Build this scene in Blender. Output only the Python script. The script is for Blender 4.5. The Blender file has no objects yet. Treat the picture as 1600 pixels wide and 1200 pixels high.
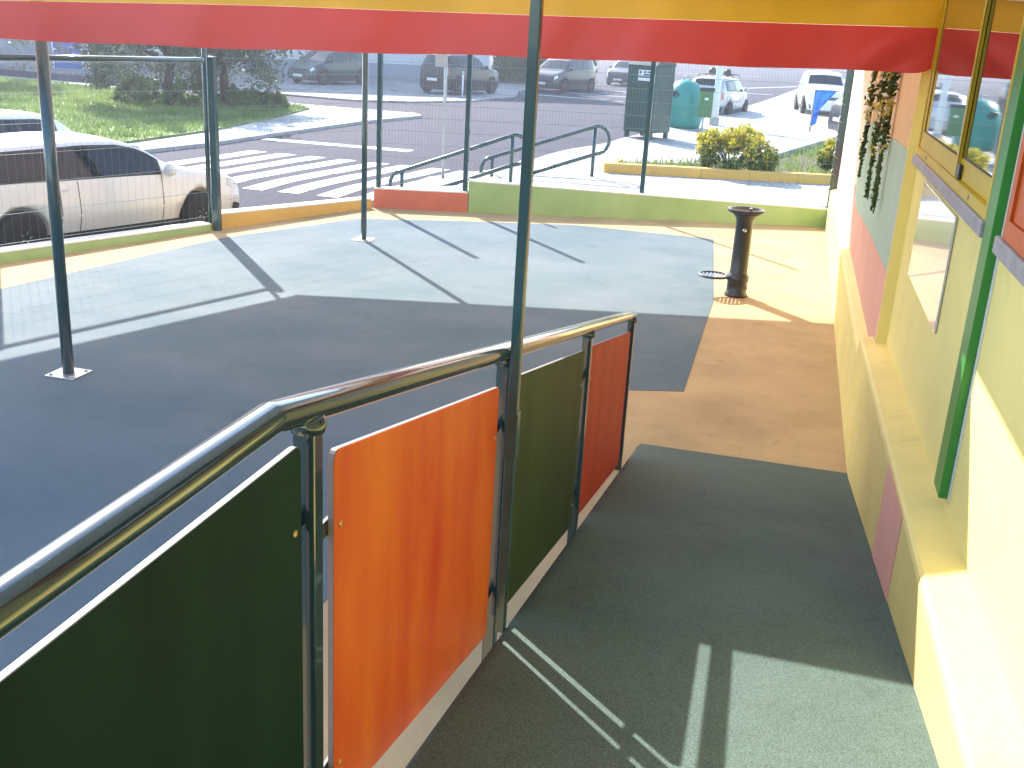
import bpy, bmesh, math, random
import numpy as np
from mathutils import Vector, Matrix
random.seed(7)
rng = np.random.default_rng(11)
PI = math.pi
scene = bpy.context.scene
col = scene.collection

# ------------------------------------------------------------------ camera
CAMR = [[0.9660727, -0.1304166, 0.2229239], [0.2524353, 0.2943701, -0.9217498], [0.0545893, 0.9467512, 0.3173047]]
cam_data = bpy.data.cameras.new('camera'); cam = bpy.data.objects.new('camera', cam_data); col.objects.link(cam)
cam_data.sensor_width = 36.0; cam_data.sensor_fit = 'HORIZONTAL'; cam_data.lens = 36.9675
cam_data.clip_start = 0.05; cam_data.clip_end = 1500
m = Matrix(CAMR).to_4x4(); m.translation = (0, 0, 2.7); cam.matrix_world = m
scene.camera = cam

# ------------------------------------------------------------------ sky, sun, exposure
SUN_EL = math.radians(32.4)
SUN_TO = Vector((-0.64*math.cos(SUN_EL), 0.768*math.cos(SUN_EL), math.sin(SUN_EL))).normalized()
world = bpy.data.worlds.new('World'); scene.world = world; world.use_nodes = True
wn = world.node_tree; bg = wn.nodes['Background']
sky = wn.nodes.new('ShaderNodeTexSky'); sky.sky_type = 'NISHITA'; sky.sun_disc = False
sky.sun_elevation = SUN_EL; sky.sun_rotation = math.atan2(SUN_TO.x, SUN_TO.y)
sky.air_density = 1.0; sky.dust_density = 0.6; sky.ozone_density = 1.0
wn.links.new(sky.outputs[0], bg.inputs[0]); bg.inputs[1].default_value = 0.15
sun_d = bpy.data.lights.new('sun', 'SUN'); sun_d.energy = 3.4; sun_d.angle = math.radians(0.5); sun_d.color = (1.0, 0.965, 0.91)
sun = bpy.data.objects.new('sun', sun_d); col.objects.link(sun)
sun.rotation_euler = SUN_TO.to_track_quat('Z', 'Y').to_euler(); sun.location = (-20, 25, 30)
scene.view_settings.view_transform = 'Standard'; scene.view_settings.look = 'None'
scene.view_settings.gamma = 1.0; scene.view_settings.use_curve_mapping = False
scene.view_settings.exposure = 1.92

# ------------------------------------------------------------------ helpers: materials
def mat(name, c, rough=0.6, var=0.12, vscale=3.0, bump=0.0, bscale=60.0, metal=0.0, spec=0.5, c2=None, coat=0.0, trans=0.0, tcol=None, speck=None, detail=6, stretch=None, grime=0.0):
    M = bpy.data.materials.get(name)
    if M: return M
    M = bpy.data.materials.new(name); M.use_nodes = True
    nt = M.node_tree; N = nt.nodes; Lk = nt.links
    P = N['Principled BSDF']
    P.inputs['Roughness'].default_value = rough; P.inputs['Metallic'].default_value = metal
    P.inputs['Specular IOR Level'].default_value = spec; P.inputs['Coat Weight'].default_value = coat
    tc = N.new('ShaderNodeTexCoord')
    nz = N.new('ShaderNodeTexNoise'); nz.inputs['Scale'].default_value = vscale; nz.inputs['Detail'].default_value = detail
    nz.inputs['Roughness'].default_value = 0.6
    if stretch:
        mp = N.new('ShaderNodeMapping'); mp.inputs['Scale'].default_value = stretch
        Lk.new(tc.outputs['Object'], mp.inputs['Vector']); Lk.new(mp.outputs[0], nz.inputs['Vector'])
    else: Lk.new(tc.outputs['Object'], nz.inputs['Vector'])
    rp = N.new('ShaderNodeValToRGB')
    a = [max(0, x*(1-var)) for x in c]; b = [min(1, x*(1+var)) for x in (c2 or c)]
    rp.color_ramp.elements[0].position = 0.32; rp.color_ramp.elements[0].color = (*a, 1)
    rp.color_ramp.elements[1].position = 0.68; rp.color_ramp.elements[1].color = (*b, 1)
    Lk.new(nz.outputs['Fac'], rp.inputs['Fac'])
    out = rp.outputs['Color']
    if speck:                                   # (scale, dark factor, light factor)
        n2 = N.new('ShaderNodeTexNoise'); n2.inputs['Scale'].default_value = speck[0]; n2.inputs['Detail'].default_value = 3
        Lk.new(tc.outputs['Object'], n2.inputs['Vector'])
        r2 = N.new('ShaderNodeValToRGB')
        r2.color_ramp.elements[0].position = 0.36; r2.color_ramp.elements[0].color = (speck[1],)*3+(1,)
        r2.color_ramp.elements[1].position = 0.64; r2.color_ramp.elements[1].color = (speck[2],)*3+(1,)
        Lk.new(n2.outputs['Fac'], r2.inputs['Fac'])
        mx = N.new('ShaderNodeMix'); mx.data_type = 'RGBA'; mx.blend_type = 'MULTIPLY'; mx.inputs['Factor'].default_value = 1
        Lk.new(out, mx.inputs['A']); Lk.new(r2.outputs['Color'], mx.inputs['B']); out = mx.outputs['Result']
    if grime > 0:                               # irregular scuffs and stains
        n4 = N.new('ShaderNodeTexNoise'); n4.inputs['Scale'].default_value = vscale*2.7; n4.inputs['Detail'].default_value = 12; n4.inputs['Roughness'].default_value = .75; n4.inputs['Distortion'].default_value = .8
        Lk.new(tc.outputs['Object'], n4.inputs['Vector'])
        r4 = N.new('ShaderNodeValToRGB'); r4.color_ramp.elements[0].position = .56; r4.color_ramp.elements[0].color = (1, 1, 1, 1)
        r4.color_ramp.elements[1].position = .74; g4 = 1-grime; r4.color_ramp.elements[1].color = (g4, g4*.97, g4*.92, 1)
        Lk.new(n4.outputs['Fac'], r4.inputs['Fac'])
        m4 = N.new('ShaderNodeMix'); m4.data_type = 'RGBA'; m4.blend_type = 'MULTIPLY'; m4.inputs['Factor'].default_value = 1
        Lk.new(out, m4.inputs['A']); Lk.new(r4.outputs['Color'], m4.inputs['B']); out = m4.outputs['Result']
    Lk.new(out, P.inputs['Base Color'])
    if bump > 0:
        n3 = N.new('ShaderNodeTexNoise'); n3.inputs['Scale'].default_value = bscale; n3.inputs['Detail'].default_value = 4
        Lk.new(tc.outputs['Object'], n3.inputs['Vector'])
        bp = N.new('ShaderNodeBump'); bp.inputs['Strength'].default_value = bump; bp.inputs['Distance'].default_value = 0.01
        Lk.new(n3.outputs['Fac'], bp.inputs['Height']); Lk.new(bp.outputs['Normal'], P.inputs['Normal'])
    if trans > 0:
        tr = N.new('ShaderNodeBsdfTranslucent')
        if tcol: tr.inputs['Color'].default_value = (*tcol, 1)
        else: Lk.new(out, tr.inputs['Color'])
        ms = N.new('ShaderNodeMixShader'); ms.inputs[0].default_value = trans
        Lk.new(P.outputs[0], ms.inputs[1]); Lk.new(tr.outputs[0], ms.inputs[2])
        Lk.new(ms.outputs[0], N['Material Output'].inputs['Surface'])
    return M

def mat_cobble(name, c, scale, c2):
    M = bpy.data.materials.new(name); M.use_nodes = True
    nt = M.node_tree; N = nt.nodes; Lk = nt.links; P = N['Principled BSDF']; P.inputs['Roughness'].default_value = 0.8
    tc = N.new('ShaderNodeTexCoord')
    v = N.new('ShaderNodeTexVoronoi'); v.feature = 'F1'; v.inputs['Scale'].default_value = scale; Lk.new(tc.outputs['Object'], v.inputs['Vector'])
    e = N.new('ShaderNodeTexVoronoi'); e.feature = 'DISTANCE_TO_EDGE'; e.inputs['Scale'].default_value = scale; Lk.new(tc.outputs['Object'], e.inputs['Vector'])
    nz = N.new('ShaderNodeTexNoise'); nz.inputs['Scale'].default_value = 0.5; nz.inputs['Detail'].default_value = 8; Lk.new(tc.outputs['Object'], nz.inputs['Vector'])
    r = N.new('ShaderNodeValToRGB'); r.color_ramp.elements[0].color = (*c2, 1); r.color_ramp.elements[1].color = (*c, 1)
    r.color_ramp.elements[0].position = .35; r.color_ramp.elements[1].position = .6
    Lk.new(nz.outputs['Fac'], r.inputs['Fac'])
    h = N.new('ShaderNodeSeparateColor'); Lk.new(v.outputs['Color'], h.inputs[0])
    mr = N.new('ShaderNodeMapRange'); mr.inputs['To Min'].default_value = .65; mr.inputs['To Max'].default_value = 1.1; Lk.new(h.outputs[0], mr.inputs['Value'])
    er = N.new('ShaderNodeMapRange'); er.inputs['From Max'].default_value = .08; er.inputs['To Min'].default_value = .35; er.inputs['To Max'].default_value = 1; Lk.new(e.outputs['Distance'], er.inputs['Value'])
    mm = N.new('ShaderNodeMath'); mm.operation = 'MULTIPLY'; Lk.new(mr.outputs[0], mm.inputs[0]); Lk.new(er.outputs[0], mm.inputs[1])
    mx = N.new('ShaderNodeMix'); mx.data_type = 'RGBA'; mx.blend_type = 'MULTIPLY'; mx.inputs['Factor'].default_value = 1
    Lk.new(r.outputs['Color'], mx.inputs['A']); Lk.new(mm.outputs[0], mx.inputs['B']); Lk.new(mx.outputs['Result'], P.inputs['Base Color'])
    bp = N.new('ShaderNodeBump'); bp.inputs['Strength'].default_value = .5; bp.inputs['Distance'].default_value = .01
    Lk.new(er.outputs[0], bp.inputs['Height']); Lk.new(bp.outputs['Normal'], P.inputs['Normal'])
    return M

# ------------------------------------------------------------------ helpers: objects and meshes
def tag(o, label=None, cat=None, group=None, kind=None):
    if label: o['label'] = label
    if cat: o['category'] = cat
    if group: o['group'] = group
    if kind: o['kind'] = kind
    return o

def empty(name, loc=(0, 0, 0), rz=0.0):
    o = bpy.data.objects.new(name, None); col.objects.link(o); o.location = loc; o.rotation_euler = (0, 0, rz)
    o.empty_display_size = 0.2
    return o

class MB:
    """collects shapes, then links them as ONE mesh object"""
    def __init__(s): s.v = []; s.f = []; s.sm = []
    def add(s, vs, fs, smooth=False):
        b = len(s.v); s.v += [tuple(p) for p in vs]; s.f += [tuple(b+i for i in f) for f in fs]; s.sm += [smooth]*len(fs); return s
    def box(s, x0, x1, y0, y1, z0, z1):
        vs = [(x, y, z) for z in (z0, z1) for y in (y0, y1) for x in (x0, x1)]
        return s.add(vs, [(0, 2, 3, 1), (4, 5, 7, 6), (0, 1, 5, 4), (2, 6, 7, 3), (0, 4, 6, 2), (1, 3, 7, 5)])
    def bbox(s, x0, x1, y0, y1, z0, z1, b=0.004):
        """box with chamfered edges"""
        bm = bmesh.new(); bmesh.ops.create_cube(bm, size=1)
        for v in bm.verts:
            v.co = Vector(((x0+x1)/2+v.co.x*(x1-x0), (y0+y1)/2+v.co.y*(y1-y0), (z0+z1)/2+v.co.z*(z1-z0)))
        bmesh.ops.bevel(bm, geom=bm.edges[:], offset=b, segments=2, affect='EDGES', profile=.5)
        bm.verts.index_update()
        s.add([v.co[:] for v in bm.verts], [[v.index for v in f.verts] for f in bm.faces]); bm.free(); return s
    def prism(s, poly, z0, z1):
        n = len(poly)
        za = z0 if hasattr(z0, '__len__') else [z0]*n; zb = z1 if hasattr(z1, '__len__') else [z1]*n
        vs = [(p[0], p[1], za[i]) for i, p in enumerate(poly)] + [(p[0], p[1], zb[i]) for i, p in enumerate(poly)]
        return s.add(vs, [tuple(range(n))[::-1], tuple(range(n, 2*n))] + [(i, (i+1) % n, n+(i+1) % n, n+i) for i in range(n)])
    def tube(s, pts, r, n=10, cap=True):
        pts = [Vector(p) for p in pts]; rr = r if hasattr(r, '__len__') else [r]*len(pts)
        T = []
        for i in range(len(pts)):
            a = pts[max(0, i-1)]; b = pts[min(len(pts)-1, i+1)]; T.append((b-a).normalized())
        up = Vector((0, 0, 1)) if abs(T[0].z) < .9 else Vector((1, 0, 0))
        nrm = T[0].cross(up).normalized(); vs = []
        for i, p in enumerate(pts):
            nrm = (nrm - T[i]*nrm.dot(T[i])).normalized(); bi = T[i].cross(nrm)
            for k in range(n):
                a = 2*PI*k/n; vs.append(p+(nrm*math.cos(a)+bi*math.sin(a))*rr[i])
        fs = [(i*n+k, i*n+(k+1) % n, (i+1)*n+(k+1) % n, (i+1)*n+k) for i in range(len(pts)-1) for k in range(n)]
        s.add(vs, fs, True)
        if cap:
            b = len(s.v)-len(vs); s.f += [tuple(b+k for k in range(n))[::-1], tuple(b+(len(pts)-1)*n+k for k in range(n))]; s.sm += [False, False]
        return s
    def lathe(s, prof, c=(0, 0, 0), n=28, axis='z'):
        vs = []
        for r, z in prof:
            for k in range(n):
                a = 2*PI*k/n
                p = (r*math.cos(a), r*math.sin(a), z) if axis == 'z' else ((z, r*math.cos(a), r*math.sin(a)) if axis == 'x' else (r*math.cos(a), z, r*math.sin(a)))
                vs.append((c[0]+p[0], c[1]+p[1], c[2]+p[2]))
        m_ = len(prof)
        s.add(vs, [(i*n+k, i*n+(k+1) % n, (i+1)*n+(k+1) % n, (i+1)*n+k) for i in range(m_-1) for k in range(n)], True)
        b = len(s.v)-len(vs)
        s.f += [tuple(b+k for k in range(n))[::-1], tuple(b+(m_-1)*n+k for k in range(n))]; s.sm += [False, False]
        return s
    def build(s, name, material, parent=None, loc=None, fix=True, weld=False):
        me = bpy.data.meshes.new(name); me.from_pydata(s.v, [], s.f)
        me.polygons.foreach_set('use_smooth', s.sm)
        if fix:
            bm = bmesh.new(); bm.from_mesh(me)
            if weld: bmesh.ops.remove_doubles(bm, verts=bm.verts[:], dist=.002)
            bmesh.ops.recalc_face_normals(bm, faces=bm.faces[:]); bm.to_mesh(me); bm.free()
        me.materials.append(material); me.update()
        o = bpy.data.objects.new(name, me); col.objects.link(o)
        if parent: o.parent = parent
        if loc: o.location = loc
        return o

def grid_obj(name, fn, nu, nv, material, parent=None, thick=0.0, smooth=True):
    vs = [fn(i/nu, j/nv) for j in range(nv+1) for i in range(nu+1)]
    fs = [(j*(nu+1)+i, j*(nu+1)+i+1, (j+1)*(nu+1)+i+1, (j+1)*(nu+1)+i) for j in range(nv) for i in range(nu)]
    b = MB(); b.add(vs, fs, smooth); o = b.build(name, material, parent, fix=False)
    if thick:
        md = o.modifiers.new('thickness', 'SOLIDIFY'); md.thickness = thick; md.offset = 0
    return o

def quads_obj(name, centers, sizes, material, parent=None, up_bias=0.0, aspect=0.5):
    """leaf-sized, slightly folded quads scattered at the given points: one mesh"""
    n = len(centers); c = np.asarray(centers, float); sz = np.asarray(sizes, float).reshape(-1, 1)
    d = rng.normal(size=(n, 3)); d[:, 2] += up_bias; d /= np.linalg.norm(d, axis=1, keepdims=True)
    h = rng.normal(size=(n, 3)); e = np.cross(d, h); e /= np.linalg.norm(e, axis=1, keepdims=True); g_ = np.cross(d, e)
    V = np.stack([c-e*sz, c+g_*sz*aspect+d*sz*.12, c+e*sz, c-g_*sz*aspect+d*sz*.12], 1).reshape(-1, 3)
    me = bpy.data.meshes.new(name); me.vertices.add(4*n); me.vertices.foreach_set('co', V.ravel())
    me.loops.add(4*n); me.loops.foreach_set('vertex_index', np.arange(4*n)); me.polygons.add(n)
    me.polygons.foreach_set('loop_start', np.arange(0, 4*n, 4)); me.polygons.foreach_set('loop_total', np.full(n, 4))
    me.materials.append(material); me.update(); me.validate()
    o = bpy.data.objects.new(name, me); col.objects.link(o)
    if parent: o.parent = parent
    return o

def copy_tree(o, parent=None):
    c = o.copy(); col.objects.link(c); c.parent = parent
    for ch in list(o.children): copy_tree(ch, c)
    return c

# ------------------------------------------------------------------ materials
M_teal = mat('rubber_teal', (.092, .152, .178), .85, .14, .9, .5, 220, speck=(230, .66, 1.34), spec=.25, detail=12, c2=(.118, .152, .172), grime=.28)
M_beige = mat('rubber_beige', (.50, .37, .195), .88, .16, 1.1, .5, 220, speck=(230, .7, 1.25), spec=.15, detail=12, grime=.25)
M_ramp = mat('rubber_dark_green', (.084, .125, .108), .82, .15, 1.6, .6, 220, speck=(190, .6, 1.42), spec=.3, detail=12, grime=.3)
M_asph = mat('asphalt', (.050, .046, .066), .9, .15, .25, .4, 90, speck=(60, .85, 1.15), spec=.15)
M_cob = mat_cobble('limestone_cobbles', (.60, .58, .54), 9.0, (.40, .38, .35))
M_cob2 = mat_cobble('grey_cobbles', (.40, .38, .37), 7.0, (.30, .28, .27))
M_kerb = mat('kerb_stone', (.40, .39, .37), .8, .15, 4, .3, 40)
M_paint = mat('road_paint', (.72, .72, .70), .7, .10, 3, speck=(14, .82, 1.05))
M_grass = mat('grass_soil', (.10, .15, .04), .9, .35, .9, .6, 30, c2=(.17, .22, .06))
M_blade = mat('grass_blade', (.13, .21, .045), .7, .3, .8, c2=(.22, .29, .07), trans=.4)
M_green_steel = mat('green_steel', (.012, .060, .070), .22, .15, 5, coat=.4, spec=.6)
M_rail = mat('rail_green_gloss', (.006, .026, .032), .14, .12, 6, coat=.8, spec=.7, bump=.03, bscale=9)
M_wire = mat('wire_green', (.16, .23, .23), .35, .1, 3)
M_zinc = mat('zinc_plate', (.55, .56, .56), .38, .15, 20, metal=.7)
M_black = mat('cast_iron_black', (.014, .015, .018), .35, .2, 12, .15, 50, spec=.6, coat=.25)
M_dark = mat('dark_bracket', (.02, .03, .03), .4, .1, 4)
M_wallg = mat('wall_paint_green', (.33, .50, .19), .75, .10, 1.5, .25, 40, c2=(.36, .50, .22))
M_wally = mat('wall_paint_ochre', (.66, .42, .10), .75, .12, 1.5, .25, 40)
M_wallr = mat('wall_paint_coral', (.62, .17, .10), .75, .10, 2, .25, 40)
M_cap = mat('wall_cap_white', (.72, .71, .66), .75, .08, 3, .2, 40)
M_yel = mat('facade_yellow', (.88, .75, .26), .62, .05, 1.2, .22, 60, spec=.4, grime=.10)
M_yel2 = mat('plinth_yellow', (.80, .66, .22), .6, .08, 1.6, .22, 60, spec=.4, grime=.16)
M_pink = mat('mural_pink', (.72, .36, .27), .65, .08, 2, .1, 70)
M_mint = mat('mural_mint', (.36, .50, .40), .65, .06, 2, .1, 70)
M_peach = mat('mural_peach', (.70, .44, .20), .65, .08, 2, .1, 70)
M_cream = mat('mural_cream', (.68, .62, .46), .65, .05, 2, .1, 70)
M_winy = mat('window_frame_yellow', (.60, .40, .012), .38, .08, 3, spec=.3)
M_wino = mat('window_frame_orange', (.62, .10, .010), .4, .08, 3, spec=.3)
M_glass = mat('window_glass', (.02, .022, .022), .02, .1, 2, spec=1.0, coat=1.0)
M_sill = mat('sill_stone', (.36, .33, .34), .6, .15, 8, .15, 60)
M_trim = mat('trim_green', (.03, .24, .04), .35, .1, 3, spec=.4)
M_rub = mat('rubber_seal', (.06, .035, .02), .6, .1, 4)
M_acr = mat('acrylic_board', (.62, .61, .64), .24, .10, 2.5, .10, 5, spec=1.0, coat=1.0)
M_awy = mat('awning_yellow', (.68, .42, .02), .38, .10, 1.5, .4, 4.5, trans=.12, spec=.5)
M_awroof = mat('awning_roof_yellow', (.74, .50, .22), .5, .06, 2.5, .1, 12, trans=.5, tcol=(.80, .60, .52))
M_aww = mat('awning_grey', (.50, .53, .58), .5, .06, 2.5, .1, 12, trans=.25)
M_awr = mat('awning_red', (.55, .038, .030), .36, .10, 1.5, .4, 4.5, trans=.18, tcol=(.70, .12, .10), spec=.5)
M_porange = mat('panel_orange', (.60, .050, .006), .36, .06, 1.3, .03, 30, c2=(.70, .165, .010), spec=.25, stretch=(1, 3.2, .7), grime=.12)
M_polive = mat('panel_olive', (.036, .062, .012), .5, .2, 1.6, .03, 30, spec=.15, stretch=(1, 3.5, .6), grime=.25)
M_pred = mat('panel_red', (.60, .062, .010), .5, .12, 1.6, .03, 30, spec=.15, stretch=(1, 3, .7), grime=.15)
M_pgreen = mat('panel_dark_green', (.004, .022, .016), .6, .3, 1.5, .03, 30, spec=.10, stretch=(1, 3.5, .6), grime=.3)
M_edge = mat('panel_edge', (.22, .19, .19), .5, .05, 5)
M_brass = mat('screw_brass', (.55, .40, .16), .35, .05, 5, metal=.8)
M_chrome = mat('button_steel', (.75, .75, .75), .15, .05, 5, metal=1)
M_tyre = mat('tyre', (.012, .012, .013), .8, .1, 5)
M_rim = mat('alloy_rim', (.42, .43, .45), .3, .1, 8, metal=.8)
M_cglass = mat('car_glass', (.012, .016, .022), .03, .1, 2, spec=.5)
M_liner = mat('arch_liner', (.01, .01, .01), .9, .1, 3)
M_lamp = mat('headlamp_glass', (.70, .72, .74), .08, .05, 3, spec=1, coat=1)
M_tail = mat('tail_lamp_red', (.45, .02, .02), .12, .05, 3, coat=1)
M_plate = mat('number_plate', (.75, .75, .72), .4, .03, 3)
M_plast = mat('grey_plastic', (.035, .036, .04), .5, .1, 5)
M_bark = mat('bark', (.075, .06, .045), .9, .3, 8, .6, 20)
M_leafd = mat('leaf_grey_green', (.085, .105, .06), .65, .35, .7, c2=(.12, .14, .085), trans=.3)
M_leafg = mat('leaf_green', (.055, .11, .022), .6, .35, 1.4, c2=(.09, .15, .03), trans=.35)
M_leafy = mat('leaf_yellow', (.62, .50, .035), .55, .25, 2, c2=(.55, .52, .06), trans=.35)
M_leafh = mat('hedge_leaf', (.04, .085, .025), .65, .35, 1, c2=(.06, .11, .03), trans=.25)
M_boxg = mat('container_dark_green', (.010, .055, .050), .35, .15, 2, coat=.2)
M_igloo = mat('igloo_teal', (.02, .28, .23), .4, .10, 2, .05, 20)
M_bin = mat('bin_green', (.05, .17, .05), .45, .1, 3)
M_grey = mat('galvanised', (.42, .43, .44), .45, .12, 10, metal=.4)
M_blue = mat('blue_plastic', (.02, .16, .62), .35, .15, 5, trans=.35)
M_fac1 = mat('far_facade_pale', (.52, .52, .55), .8, .06, .4, .1, 20)
M_fac2 = mat('far_facade_grey', (.26, .27, .32), .8, .08, .4, .1, 20)
M_blued = mat('blue_door', (.03, .09, .35), .5, .08, 2)
M_soil = mat('planter_soil', (.10, .075, .05), .95, .3, 3, .8, 25)
M_sticker = mat('sticker_white', (.72, .74, .74), .5, .05, 6)
M_ink = mat('sticker_ink', (.03, .04, .05), .5, .05, 6)

# ================================================================== SETTING
def sstep(a, b, x):
    t = min(1, max(0, (x-a)/(b-a))); return t*t*(3-2*t)
def road_z(x, y):
    return -.31 + .29*sstep(12.8, 17.5, y)

def axis(vals):
    out = []
    for a, b, n in vals: out += [a+(b-a)*i/n for i in range(n)]
    return out + [vals[-1][1]]
xs = axis([(-400, -60, 6), (-60, -20, 8), (-20, 4, 16), (4, 60, 8), (60, 400, 6)])
ys = axis([(-200, -10, 4), (-10, 12, 4), (12, 20, 12), (20, 100, 12), (100, 700, 8)])
b = MB(); b.add([(x, y, road_z(x, y)) for y in ys for x in xs],
    [(j*len(xs)+i, j*len(xs)+i+1, (j+1)*len(xs)+i+1, (j+1)*len(xs)+i) for j in range(len(ys)-1) for i in range(len(xs)-1)], True)
tag(b.build('road', M_asph, fix=False), kind='structure')

# playground slab with beige rubber, teal rubber sheet 4 mm above it
slab = [(-9.95, 4.2), (-8.15, 9.4), (-7.16, 12.42), (-6.10, 15.24), (-4.66, 15.72), (0.95, 17.66), (1.6, 17.66), (1.6, -6), (-13.2, -6)]
tag(MB().prism(slab, -.9, 0.0).build('playground_floor', M_beige), kind='structure')
teal = [(-8.75, 4.2), (-7.36, 8.62), (-6.80, 12.01), (-5.88, 14.23), (-4.69, 14.80), (-2.9, 15.49), (-0.85, 15.45), (-0.56, 11.57), (-0.55, 8.23), (-1.9, 7.75), (-1.9, -6), (-12.0, -6)]
tag(MB().prism(teal, .0005, .004).build('play_mat', M_teal), kind='structure')

# access ramp with landing, beside the facade
def ramp_z(y): return max(0.0, min(1.0, (6.85-y)*.19))
def ramp_pt(u, v):
    y = 6.93 - v*10.9
    x0, x1 = -.745, .70
    # rolled left edge
    edge = [(-.745, -.16), (-.745, -.03), (-.738, -.012), (-.72, -.002), (-.69, 0)]
    k = u*(len(edge)+8-1)
    i = int(round(k))
    z = ramp_z(y) + .012
    if y > 6.86: z = .004
    if i < len(edge): return (edge[i][0], y, max(z+edge[i][1], -.02 if y > 6.2 else -1) )
    t = (i-len(edge)+1)/8
    return (-.69 + t*(x1+.69), y, z)
tag(grid_obj('ramp_floor', ramp_pt, 12, 80, M_ramp), kind='structure')
side = [(6.85, 0)] + [(6.85-i*.5, ramp_z(6.85-i*.5)) for i in range(1, 11)] + [(1.58, 1.0), (-4, 1.0)]
vs = []; 
for y, z in side: vs += [(-.742, y, z-.01), (-.742, y, -.05)]
b = MB(); b.add(vs, [(2*i, 2*i+2, 2*i+3, 2*i+1) for i in range(len(side)-1)])
tag(b.build('ramp_side', mat('concrete', (.34, .31, .28), .85, .15, 3, .4, 40)), kind='structure')

# pavements
def xl(y): return float(np.interp(y, [15, 21, 28.7, 34.4, 40, 53, 66, 110], [-4.7, -4.7, -4.24, -3.4, -2.8, -1.4, -.36, 3]))
def pav_z(y): return .30 - .18*sstep(22, 28, y)
ysr = axis([(15.9, 22, 6), (22, 30, 8), (30, 110, 12)])
b = MB(); vs = []; n = 8
for y in ysr:
    for i in range(n+1):
        t = i/n; x = xl(y)+(14-xl(y))*t
        yy = y + (max(0, .35*(x+4.66)) if y < 16 else 0)
        vs.append((x, min(yy, 22) if y < 16 else max(y, 15.9+.35*(x+4.66)+.01*(y-16)) , pav_z(max(y, yy))))
b.add(vs, [(j*(n+1)+i, j*(n+1)+i+1, (j+1)*(n+1)+i+1, (j+1)*(n+1)+i) for j in range(len(ysr)-1) for i in range(n)], True)
tag(b.build('pavement', M_cob, fix=False), kind='structure')
pl = empty('pavement_kerb', (0, 0, 0)); tag(pl, kind='structure')
for j in range(len(ysr)-1):
    y0, y1 = ysr[j]+.012, ysr[j+1]-.012
    segs = max(1, int((y1-y0)/1.0)) if y0 < 45 else 1
    for s_ in range(segs):
        a, c_ = y0+(y1-y0)*s_/segs+.006, y0+(y1-y0)*(s_+1)/segs-.006
        MB().prism([(xl(a)-.16, a), (xl(c_)-.16, c_), (xl(c_)-.002, c_), (xl(a)-.002, a)], -.2, [pav_z(a)+.005, pav_z(c_)+.005, pav_z(c_)+.005, pav_z(a)+.005]).build('kerb_stone', M_kerb, pl)
# sloping access from the crossing up to the pavement
tag(MB().prism([(-6.5, 15.6), (-4.86, 16.1), (-4.86, 19.6), (-6.5, 19.2)], [-.3]*4, [.0, .28, .28, .0]).build('pavement_slope', M_cob), kind='structure')

# far side: footpath strip, lawn, parking pavement
path = [(-13.6, 4), (-12.62, 18.6), (-12.25, 21.0), (-12.15, 23.7), (-11.9, 28.7), (-11.3, 32.1), (-11.95, 33.0), (-14.9, 33.0), (-27, 35.2), (-60, 38), (-60, 4)]
tag(MB().prism(path, -.5, .05).build('footpath', M_cob), kind='structure')
fk = empty('footpath_kerb'); tag(fk, kind='structure')
for (ax, ay), (bx_, by) in zip(path[:6], path[1:7]):
    L = math.hypot(bx_-ax, by-ay); k = max(1, int(L/1.2)); nx, ny = (by-ay)/L*.15, -(bx_-ax)/L*.15
    for i in range(k):
        t0, t1 = (i+.01)/k, (i+.99)/k
        p = (ax+(bx_-ax)*t0, ay+(by-ay)*t0); q = (ax+(bx_-ax)*t1, ay+(by-ay)*t1)
        MB().prism([p, q, (q[0]+nx, q[1]+ny), (p[0]+nx, p[1]+ny)], -.45, .062).build('kerb_stone', M_kerb, fk)
lawn = [(-15.4, 5), (-14.4, 17.0), (-13.3, 19.5), (-13.3, 23.0), (-13.95, 28.0), (-14.6, 31.3), (-17.3, 32.6), (-24, 33.2), (-34, 34.2), (-55, 34.5), (-55, 5)]
tag(MB().prism(lawn, -.3, .10).build('lawn', M_grass), kind='structure')
park = [(-60, 42), (-27, 39.6), (-21.5, 38.0), (-18.4, 37.1), (-15.4, 36.8), (-13.6, 38.2), (-12.2, 41.2), (-11.7, 46), (-12.6, 50.0), (-13.0, 58), (-60, 58)]
tag(MB().prism(park, -.3, .045).build('parking_pavement', M_cob2), kind='structure')

def inside(p, poly):
    c = False; j = len(poly)-1
    for i in range(len(poly)):
        if (poly[i][1] > p[1]) != (poly[j][1] > p[1]) and p[0] < (poly[j][0]-poly[i][0])*(p[1]-poly[i][1])/(poly[j][1]-poly[i][1])+poly[i][0]: c = not c
        j = i
    return c
def blades(name, pts, hmin, hmax, material, w=.012):
    n = len(pts); P = np.array(pts); a = rng.uniform(0, 2*PI, n); h = rng.uniform(hmin, hmax, n); ww = w*rng.uniform(.7, 1.6, n)
    dx, dy = np.cos(a)*ww, np.sin(a)*ww; lx, ly = rng.normal(0, .35, n)*h, rng.normal(0, .35, n)*h
    V = np.stack([P-np.c_[dx, dy, np.zeros(n)], P+np.c_[dx, dy, np.zeros(n)], P+np.c_[lx, ly, h]], 1).reshape(-1, 3)
    me = bpy.data.meshes.new(name); me.vertices.add(3*n); me.vertices.foreach_set('co', V.ravel()); me.loops.add(3*n)
    me.loops.foreach_set('vertex_index', np.arange(3*n)); me.polygons.add(n); me.polygons.foreach_set('loop_start', np.arange(0, 3*n, 3)); me.polygons.foreach_set('loop_total', np.full(n, 3))
    me.materials.append(material); me.update(); o = bpy.data.objects.new(name, me); col.objects.link(o); return o
pts = []
while len(pts) < 60000:
    p = (random.uniform(-40, -13.2), random.uniform(12, 34.2))
    if p[0] > -1.05*p[1]-6 and inside(p, lawn): pts.append((p[0], p[1], .098))
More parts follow.
